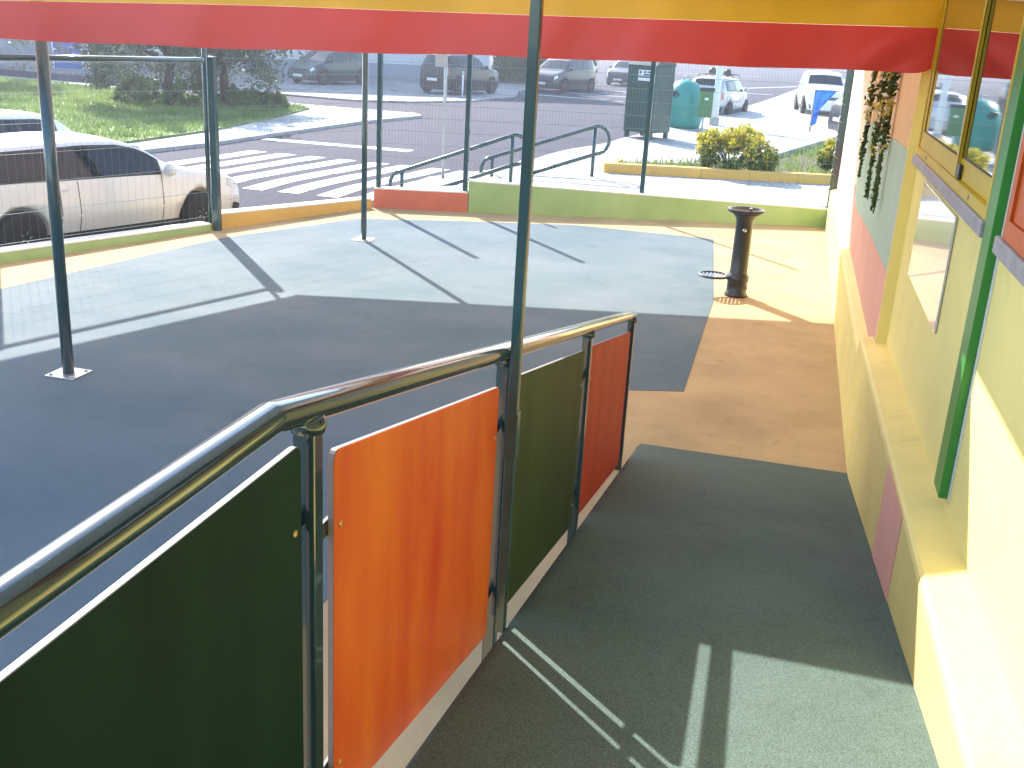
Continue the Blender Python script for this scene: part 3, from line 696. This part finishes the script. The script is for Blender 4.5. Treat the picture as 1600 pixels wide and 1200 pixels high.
MB().lathe([(.46, 0), (.53, .03), (.57, .18), (.60, .5), (.605, .76), (.57, 1.0), (.48, 1.22), (.34, 1.37), (.18, 1.44), (.03, 1.46)], (0, 0, 0), 36).build('shell', M_igloo, ig)
for a in (-2.2, .9): MB().lathe([(.13, 0), (.14, .05), (.10, .06)], (.52*math.cos(a), .52*math.sin(a), 1.06), 16).build('mouth', M_black, ig)
MB().tube([(-.10, 0, 1.44), (-.08, 0, 1.55), (.08, 0, 1.55), (.10, 0, 1.44)], .02, 8).build('lifting_loop', M_grey, ig)
for (x0, x1, z0, z1) in ((-.42, -.36, .98, 1.08), (-.34, -.24, .96, 1.06), (-.22, -.12, .99, 1.05), (-.40, -.15, .93, .95)):
    bb = MB(); 
    yq = lambda x: -math.sqrt(.600**2-x*x)-.006
    bb.add([(x0, yq(x0), z0), (x1, yq(x1), z0), (x1, yq(x1), z1), (x0, yq(x0), z1)], [(0, 1, 2, 3)]); bb.build('graffiti', M_ink, ig)
lb = empty('litter_bin', (-2.56, 33.6, .12), math.radians(8)); tag(lb, 'small green litter bin on a pale post beside the igloo container', 'bin')
MB().tube([(-.02, .12, 0), (-.02, .12, 1.05)], .035, 10).build('post', M_sticker, lb)
bb = MB(); bb.prism([(-.20, -.17), (.20, -.17), (.20, .08), (-.20, .08)], .42, 1.18); bb.build('bucket', M_bin, lb)
MB().bbox(-.225, .225, -.195, .095, 1.185, 1.30, .02).build('lid', mat('bin_lid', (.015, .03, .025), .4), lb)
MB().box(-.05, .06, -.1745, -.171, .93, 1.0).build('sticker', M_sticker, lb)
lp = empty('lamp_post', (-2.44, 36.5, .12)); tag(lp, 'pale grey concrete lamp post behind the litter bin', 'lamp post')
MB().tube([(0, 0, 0), (0, 0, 1.2), (0, 0, 9)], [.12, .11, .06], 14).build('column', M_sticker, lp)
MB().bbox(-.15, .15, -.15, .15, 0, .25, .02).build('foot', M_kerb, lp)
MB().tube([(0, 0, 9), (-.6, 0, 9.3), (-1.4, 0, 9.35)], .04, 8).build('arm', M_grey, lp); MB().bbox(-1.9, -1.3, -.12, .12, 9.3, 9.42, .03).build('lantern', M_grey, lp)
sp = empty('traffic_sign', (-6.01, 18.55, -.01)); tag(sp, 'thin grey sign pole at the crossing behind the coral wall', 'sign')
MB().tube([(0, 0, 0), (-.02, 0, 2.9)], .03, 10).build('pole', M_grey, sp)
MB().bbox(-.20, .02, -.05, -.035, 2.05, 2.60, .004).build('sign_plate', mat('sign_back', (.40, .36, .33), .5, .1, 5), sp)
bc = empty('blue_sheet', (.66, 36.8, .12)); tag(bc, 'bright blue plastic sheet hanging from a low stand before the white car', 'sheet')
MB().tube([(0, 0, 0), (0, 0, 1.35)], .03, 8).build('stand', M_grey, bc)
MB().tube([(0, 0, 1.33), (.75, 0, 1.33)], .02, 8).build('cross_bar', M_grey, bc)
def bl(u, v): 
    w = .16+.50*(1-v); return (.02+w*u+.10*v*math.sin(u*5), -.04+.05*math.sin(u*9+v*3), 1.32-1.15*v*(1-.35*u))
grid_obj('sheet', bl, 14, 14, M_blue, bc)
# thin marker bollard near the black car
mk = empty('marker_post', (-12.9, 42.0, .05)); tag(mk, 'thin white marker post on the verge before the black car', 'post')
MB().tube([(0, 0, 0), (0, 0, 1.0)], .035, 8).build('shaft', M_sticker, mk); MB().lathe([(.04, .9), (.045, 1.0), (.02, 1.04)], (0, 0, 0), 10).build('cap', M_grey, mk)

# ================================================================== CARS
def car(name, loc, heading, label, paint, L=4.3, W=1.74, Hh=1.46, wb=2.6, style='hatch', rack=False, gz=0.0, wheel=.31):
    root = empty(name, (loc[0], loc[1], gz), heading); tag(root, label, 'car', 'parked cars')
    TOP = {'hatch': [(0, .42), (.012, .62), (.03, .72), (.06, .77), (.15, .955), (.24, .985), (.42, 1.0), (.52, .985), (.60, .92), (.72, .69), (.76, .66), (.90, .59), (.965, .52), (.99, .44), (1, .36)],
           'wagon': [(0, .42), (.01, .60), (.02, .70), (.045, .77), (.095, .955), (.15, .98), (.40, 1.0), (.52, .985), (.60, .92), (.71, .68), (.75, .65), (.90, .58), (.965, .51), (.99, .44), (1, .36)],
           'mpv': [(0, .40), (.01, .58), (.02, .70), (.05, .84), (.09, .96), (.16, .99), (.40, 1.0), (.56, .98), (.64, .91), (.78, .65), (.82, .61), (.93, .53), (.975, .46), (.99, .40), (1, .34)],
           'suv': [(0, .42), (.01, .58), (.02, .68), (.05, .80), (.10, .955), (.16, .985), (.38, 1.0), (.50, .985), (.58, .92), (.69, .69), (.73, .665), (.90, .60), (.965, .53), (.99, .45), (1, .36)]}[style]
    tx, tz = zip(*TOP)
    def top(u): return float(np.interp(u, tx, tz))*Hh
    zbelt = .645*Hh
    def sect(u):
        zt = top(u); zs = min(zt-.012, zbelt*(1.03-.09*u)); zb = .16+.05*(abs(u-.5)*2)**6
        pl = 1-.22*abs(2*u-1)**5-.06*abs(2*u-1)**2
        w = W/2*pl; g = max(0.0, min(1, (zt-zs)/(Hh-zbelt)))
        ws = w*.955; wr = ws*(1-.20*g)-.02
        return zb, zs, zt, w, ws, wr
    def S(u, v):
        """v: 0 sill centre .. 0.1 sill edge .. 0.5 belt .. 0.8 roof edge .. 1 roof centre (one side)"""
        zb, zs, zt, w, ws, wr = sect(u)
        if v <= .1: y, z = w*.90*v/.1, zb
        elif v <= .5:
            t = (v-.1)/.4; y = w*.90+(w-w*.90)*min(1, t*2.2) if t < .45 else w-(w-ws)*((t-.45)/.55)**1.6
            z = zb+(zs-zb)*t
        elif v <= .8:
            t = (v-.5)/.3; y = ws+(wr-ws)*(t*.85+.15*t*t); z = zs+(zt-.05*min(1, (zt-zs)/.3)-zs)*t
        else:
            t = (v-.8)/.2; zr = zt-.05*min(1, (zt-zs)/.3); y = wr*(1-t); z = zr+(zt-zr)*math.sin(t*PI/2)**.8
        return Vector((-L/2+L*u, y, z))
    us = sorted(set([0, .004, .012, .022, .035, .05, .075, .1, .13, .16]+[.16+.035*i for i in range(1, 24)]+[.72, .76, .9, .93, .955, .97, .983, .992, 1.0])); us = [u for u in us if u <= 1]
    vsv = [0, .1, .14, .18, .23, .28, .33, .38, .43, .47, .5, .55, .6, .65, .7, .75, .8, .84, .88, .92, .96, 1.0]
    ring = len(vsv)*2-2; b = MB(); vs = []
    for u in us:
        A = [S(u, v) for v in vsv]; vs += [tuple(p) for p in A]+[(p.x, -p.y, p.z) for p in A[-2:0:-1]]
    fs = [(i*ring+k, i*ring+(k+1) % ring, (i+1)*ring+(k+1) % ring, (i+1)*ring+k) for i in range(len(us)-1) for k in range(ring)]
    b.add(vs, fs, True); b.f += [tuple(range(ring)), tuple((len(us)-1)*ring+k for k in range(ring))]; b.sm += [False, False]
    body = b.build('body', paint, root)
    # wheel arches cut out of the body
    xc = -.0; xr, xf = xc-wb/2-.02*L+.03, xc+wb/2-.02*L+.03
    cut = MB()
    for x in (xr, xf):
        for s_ in (-1, 1):
            cut.lathe([(wheel*1.19, s_*W*.5-.24 if s_ > 0 else -W*.5-.1), (wheel*1.19, W*.5+.1 if s_ > 0 else -W*.5+.24)], (x, 0, wheel), 28, 'y')
    co = cut.build('arch_cutter', M_liner); co.parent = root; bpy.context.view_layer.update()
    md = body.modifiers.new('arches', 'BOOLEAN'); md.object = co; md.operation = 'DIFFERENCE'; md.solver = 'EXACT'
    bpy.context.view_layer.update()
    me = bpy.data.meshes.new_from_object(body.evaluated_get(bpy.context.evaluated_depsgraph_get()))
    body.modifiers.clear(); body.data = me; bpy.data.objects.remove(co)
    def patch(nm, u0, u1, v0, v1, material, off=.006, side=1, nu=8, nv=5, parent=None, both=False):
        bb = MB()
        for sd in ((1, -1) if both else (side,)):
            V = []
            for j in range(nv+1):
                for i in range(nu+1):
                    u = u0+(u1-u0)*i/nu; v = v0+(v1-v0)*j/nv
                    p = S(u, v); du = S(min(1, u+.004), v)-S(max(0, u-.004), v); dv = S(u, min(1, v+.008))-S(u, max(0, v-.008))
                    n_ = du.cross(dv); n_ = n_.normalized() if n_.length > 1e-9 else Vector((0, 0, 1))
                    if n_.dot(Vector((p.x*.3, p.y, p.z-.55*Hh))) < 0: n_ = -n_
                    p = p+n_*off; V.append((p.x, p.y*sd, p.z))
            F = [(j*(nu+1)+i, j*(nu+1)+i+1, (j+1)*(nu+1)+i+1, (j+1)*(nu+1)+i) for j in range(nv) for i in range(nu)]
            bb.add(V, F, True)
        return bb.build(nm, material, parent or root, weld=both)
    rear_u = {'hatch': .075, 'wagon': .05, 'mpv': .035, 'suv': .055}[style]; rear_t = {'hatch': .145, 'wagon': .092, 'mpv': .085, 'suv': .097}[style]
    wsb = {'hatch': .715, 'wagon': .705, 'mpv': .775, 'suv': .685}[style]; wst = {'hatch': .605, 'wagon': .605, 'mpv': .645, 'suv': .585}[style]
    patch('windscreen', wst, wsb, .82, 1.0, M_cglass, both=True); patch('rear_window', rear_u, rear_t, .83, 1.0, M_cglass, both=True)
    bp = (wst-.02+rear_t)/2+.02
    for sd in (1, -1):
        patch('window_surround', rear_t+.012, wst+.045, .512, .775, M_plast, .003, side=sd, nu=16)
        patch('side_window', .30 if style != 'hatch' else .33, bp-.015, .525, .765, M_cglass, side=sd); patch('side_window', bp+.012, wst+.035, .525, .755, M_cglass, side=sd)
        patch('quarter_window', rear_t+.02, (.30 if style != 'hatch' else .33)-.02, .53, .745, M_cglass, side=sd)
        patch('headlight', .925, .975, .40, .485, M_lamp, side=sd); patch('tail_light', .008, .045, .36, .49, M_tail, side=sd)
        patch('sill_trim', .22, .78, .10, .17, M_plast, .008, side=sd)
        for u in (bp, wsb-.06, .30 if style != 'hatch' else .29): patch('door_gap', u-.0012, u+.0012, .17, .5, M_plast, .003, side=sd, nu=1, nv=8)
        p = S(wst+.055, .515); mir = MB(); mir.lathe([(.02, -.05), (.085, -.04), (.095, .0), (.08, .05), (.02, .07)], (p.x+.02, sd*(p.y+.09), p.z+.07), 12, 'x'); mir.build('door_mirror', paint, root)
        for u in (bp-.055, bp+.17*0+wsb-.23):
            q = S(u, .455); MB().bbox(q.x-.09, q.x+.09, sd*q.y-.012+sd*.006, sd*q.y+.012+sd*.006, q.z-.012, q.z+.012, .004).build('door_handle', paint, root)
    for sd in (1, -1):
        patch('front_bumper_trim', .955, .997, .13, .24, M_plast, .007, side=sd); patch('rear_bumper_trim', .003, .05, .12, .22, M_plast, .007, side=sd)
    MB().bbox(L/2-.035, L/2+.004, -.42, .42, .43*Hh-.12, .43*Hh-.0, .01).build('grille', M_plast, root)
    MB().bbox(L/2-.02, L/2+.014, -.26, .26, .25*Hh-.055, .25*Hh+.055, .004).build('number_plate', M_plate, root)
    MB().bbox(-L/2-.012, -L/2+.03, -.26, .26, .36*Hh-.055, .36*Hh+.055, .004).build('number_plate', M_plate, root)
    for x in (xr, xf):
        for sd in (1, -1):
            yc = sd*(W/2-.095+.012); w_ = empty('wheel', (x, yc, wheel)); w_.parent = root
            MB().lathe([(wheel*.62, -.09), (wheel*.93, -.095), (wheel, -.06), (wheel, .06), (wheel*.93, .095), (wheel*.62, .09)], (0, 0, 0), 28, 'y').build('tyre', M_tyre, w_)
            rim = MB(); yo = sd*.078
            rim.lathe([(wheel*.645, sd*.03), (wheel*.645, yo), (wheel*.60, yo), (wheel*.56, sd*.045)], (0, 0, 0), 28, 'y')
            rim.lathe([(.05, sd*.04), (.05, yo), (.02, yo+sd*.008)], (0, 0, 0), 12, 'y')
            for k in range(5):
                a = 2*PI*k/5; ca, sa = math.cos(a), math.sin(a)
                for da in (-.13, .13):
                    c1, s1_ = math.cos(a+da), math.sin(a+da)
                    rim.tube([(.04*ca, yo-sd*.006, .04*sa), (wheel*.62*c1, yo-sd*.012, wheel*.62*s1_)], [.022, .017], 6)
            rim.build('rim', M_rim, w_)
    if rack:
        for x in (-.75, .35): MB().tube([(x, -W*.40, Hh-.03), (x, -W*.38, Hh+.07), (x, W*.38, Hh+.07), (x, W*.40, Hh-.03)], .018, 8).build('roof_rack', M_plast, root)
        MB().lathe([(.05, -.15), (.14, -.08), (.15, .05), (.06, .16)], (.35, W*.25, Hh+.16), 12, 'x').build('rack_clamp', M_plast, root)
        MB().lathe([(.05, -.15), (.14, -.08), (.15, .05), (.06, .16)], (-.75, -W*.25, Hh+.16), 12, 'x').build('rack_clamp', M_plast, root)
    return root
def paint(nm, c, metal=0.0, rough=.28): return mat('car_paint_'+nm, c, rough, .03, 1, metal=metal, coat=.5, spec=.4)
P_white = paint('white', (.80, .81, .82)); P_blk = paint('black', (.006, .006, .009), 0, .35); P_navy = paint('navy', (.005, .009, .026), 0, .35); P_teal = paint('teal', (.006, .035, .042), 0, .35)
P_silver = paint('silver', (.50, .51, .52), .5); P_blue2 = paint('dark_blue', (.006, .008, .024), 0, .35)
R_ = math.radians
car('estate_car', (-9.18, 12.46), R_(72), 'white estate car parked behind the green low wall at the left', P_white, 4.55, 1.76, 1.43, 2.76, 'wagon', gz=-.31)
car('hatchback_car', (-11.9, 13.1), R_(-105), 'white hatchback at the left edge behind the white estate car', P_white, 4.1, 1.72, 1.47, 2.5, 'hatch', gz=-.30)
car('compact_van', (-20.2, 45.3), R_(-108), 'dark teal compact car parked by the pale far facade', P_teal, 3.9, 1.68, 1.50, 2.45, 'mpv', gz=.045, wheel=.29)
car('black_car', (-14.0, 45.2), R_(72), 'black car seen from behind, parked by the hedge', P_blk, 4.1, 1.78, 1.66, 2.5, 'suv', gz=.045, wheel=.33)
car('family_van', (-11.35, 54.2), R_(-108), 'dark navy people carrier facing the camera with its plate showing', P_navy, 4.4, 1.80, 1.66, 2.75, 'mpv', gz=-.02)
car('saloon_car', (-9.9, 66.5), R_(-98), 'dark car with bright windscreen partly behind the green container', P_blue2, 4.4, 1.78, 1.50, 2.6, 'hatch', gz=-.02)
car('silver_estate', (-2.9, 44.3), R_(80), 'silver estate car with roof rack beyond the litter bin', P_silver, 4.4, 1.75, 1.50, 2.7, 'wagon', True, gz=-.02)
car('white_car', (1.15, 48.5), R_(-84), 'white off road car facing the camera on the white pavement', P_white, 4.3, 1.82, 1.72, 2.6, 'suv', gz=.12, wheel=.36)
car('dark_hatchback', (3.2, 35.9), R_(22), 'dark blue hatchback with red tail light beside the fence end post', P_blue2, 3.9, 1.72, 1.5, 2.45, 'hatch', gz=.12)
car('pale_car', (4.6, 50.5), R_(-80), 'pale car mostly hidden behind the dark hatchback', P_silver, 4.2, 1.74, 1.48, 2.6, 'hatch', gz=.12)

# ================================================================== TREES, HEDGE, FAR BUILDINGS
def tree(name, c, h, r, zc, n, label, lean=(0, 0), mg=None, leaf=(.06, .12)):
    root = empty(name, c); tag(root, label, 'tree', 'trees on the lawn')
    tr = MB(); tips = []
    tr.tube([(0, 0, -.05), (lean[0]*.3, lean[1]*.3, zc*.5), (lean[0], lean[1], zc)], [.17, .13, .10], 10)
    for k in range(14):
        a = random.uniform(0, 2*PI); L = random.uniform(.5, 1)*r; zz = zc*random.uniform(.7, 1.0); up = random.uniform(.2, 1)*(h-zc)*.8
        p0 = Vector((lean[0]*zz/zc, lean[1]*zz/zc, zz)); p1 = p0+Vector((math.cos(a)*L*.5, math.sin(a)*L*.5, up*.7)); p2 = p0+Vector((math.cos(a)*L, math.sin(a)*L, up))
        tr.tube([p0, p1, p2], [.07, .045, .02], 6); tips += [p1, p2, (p1+p2)/2]
        p3 = p2+Vector((math.cos(a)*.35, math.sin(a)*.35, -random.uniform(.6, 2.3))); tips += [p3, (p2+p3)/2]
    tr.build('trunk', M_bark, root)
    cl = [(t+Vector((random.gauss(0, .3), random.gauss(0, .3), random.gauss(0, .3))), random.uniform(.3, .75)) for t in tips for _ in range(2)]
    P = []
    for i in range(n):
        t, rr_ = random.choice(cl); v = Vector((random.gauss(0, 1), random.gauss(0, 1), random.gauss(0, 1))).normalized()*rr_*random.random()**.45
        q = t+v
        if q.z > .45: P.append(tuple(q))
    tag(quads_obj('crown', P, rng.uniform(*leaf, len(P)), mg or M_leafd, root, 0, .35), kind='stuff')
tree('lawn_tree', (-17.9, 28.6, .1), 5.2, 2.6, 1.5, 15000, 'grey green drooping tree on the lawn left of the corner post', (.2, .1))
tree('lawn_tree', (-17.0, 30.4, .1), 5.0, 1.7, 1.6, 10000, 'grey green tree at the lawn tip beside the corner post', (-.1, 0))
tree('lawn_tree', (-27.5, 33.0, .1), 6.0, 2.2, 2.3, 9000, 'tree with hanging branches at the far left of the lawn', (.1, 0))
for i, (x, y, rx, h, lab) in enumerate([(-18.6, 28.2, .8, .8, 'low sunlit bush left of the tree trunks on the lawn'), (-17.2, 28.6, .9, .75, 'low bush between the two lawn trees'), (-16.0, 29.6, .7, .6, 'low bush by the lawn tip beside the corner post'), (-15.3, 30.2, .55, .45, 'smallest bush at the tip of the lawn')]):
    shrub('lawn_bush', (x, y, .1), rx, rx, h, 1500, .0, lab, 'bush', (.05, .09), M_leafg, 'bushes on the lawn')
hd = empty('hedge', (0, 0, 0)); tag(hd, 'clipped dark green hedge behind the black car', 'hedge')
P = [(random.uniform(-16.0, -10.6), random.choice((0, 1, 2)), random.random()) for _ in range(15000)]
Q = []
for x, k, t in P:
    yb = 57.5+.15*(x+16)
    Q.append((x+random.gauss(0, .04), yb+random.gauss(0, .05) if k == 0 else yb+random.random()*1.2, .1+1.75*t if k < 2 else 1.85+random.gauss(0, .05)))
tag(quads_obj('foliage', Q, rng.uniform(.06, .11, len(Q)), M_leafh, hd, 0, .5), kind='stuff')
MB().prism([(-15.9, 57.6), (-10.7, 58.4), (-10.7, 59.2), (-15.9, 58.6)], .0, 1.78).build('inner_twigs', M_bark, hd)

def facade(name, p, q, h, depth, wm, label, openings, plinth_m=None):
    d = Vector((q[0]-p[0], q[1]-p[1], 0)); L = d.length; ang = math.atan2(d.y, d.x)
    root = empty(name, (p[0], p[1], 0), ang); tag(root, label, 'building')
    MB().box(0, L, 0, depth, -.3, h).build('wall', wm, root)
    MB().box(-.2, L+.2, -.25, depth+.2, h, h+.3).build('roof_slab', M_fac1, root)
    if plinth_m: MB().box(.0, L, -.04, -.002, -.3, .75).build('plinth', plinth_m, root)
    for (x0, x1, z0, z1, nm, mm) in openings:
        f_ = MB().box(x0-.06, x1+.06, -.06 if z0 > .3 else -.09, -.003 if not plinth_m else -.042, z0-.06, z1+.06).build(nm, M_sticker, root)
        y_ = -.065 if z0 > .3 else -.095
        MB().box(x0, x1, y_-.005, y_+.003, z0, z1).build('pane' if nm == 'window' else 'leaf', mm, f_)
        if nm == 'window': MB().box(x0-.12, x1+.12, -.14, y_, z0-.12, z0-.062).build('sill', M_kerb, f_)
    return root
facade('apartment_block', (-32.5, 46.6), (-16.2, 57.4), 9, 10, M_fac1, 'pale apartment block facade behind the teal compact car',
       [(x, x+1.3, 1.75+k*2.9, 3.0+k*2.9, 'window', M_cglass) for k in range(3) for x in (1.5, 4.5, 7.5, 10.5, 13.5, 16.5)], M_fac2)
facade('row_building', (-58, 34.0), (-29.4, 43.4), 6, 9, M_fac2, 'grey row building with blue door at the far left',
       [(27.2, 28.4, .05, 2.1, 'door', M_blued), (28.75, 29.9, .05, 2.2, 'garage_door', mat('garage_dark', (.05, .055, .075), .6)), (19.5, 21.0, 1.0, 2.2, 'window', M_cglass), (15, 16.5, 1.0, 2.2, 'window', M_cglass), (10, 11.5, 1.0, 2.2, 'window', M_cglass)])

# ================================================================== HAZE: thin volume added to stand in for lens glare
def glare_haze_box():
    b = MB().box(-420, 420, -220, 720, -2.2, 12.0)
    M = bpy.data.materials.new('glare_haze_air'); M.use_nodes = True; N = M.node_tree.nodes
    N.remove(N['Principled BSDF']); v = N.new('ShaderNodeVolumePrincipled')
    v.inputs['Color'].default_value = (.86, .89, 1.0, 1); v.inputs['Density'].default_value = .0017; v.inputs['Anisotropy'].default_value = .55
    M.node_tree.links.new(v.outputs[0], N['Material Output'].inputs['Volume'])
    tag(b.build('glare_haze', M), kind='stuff')
glare_haze_box()
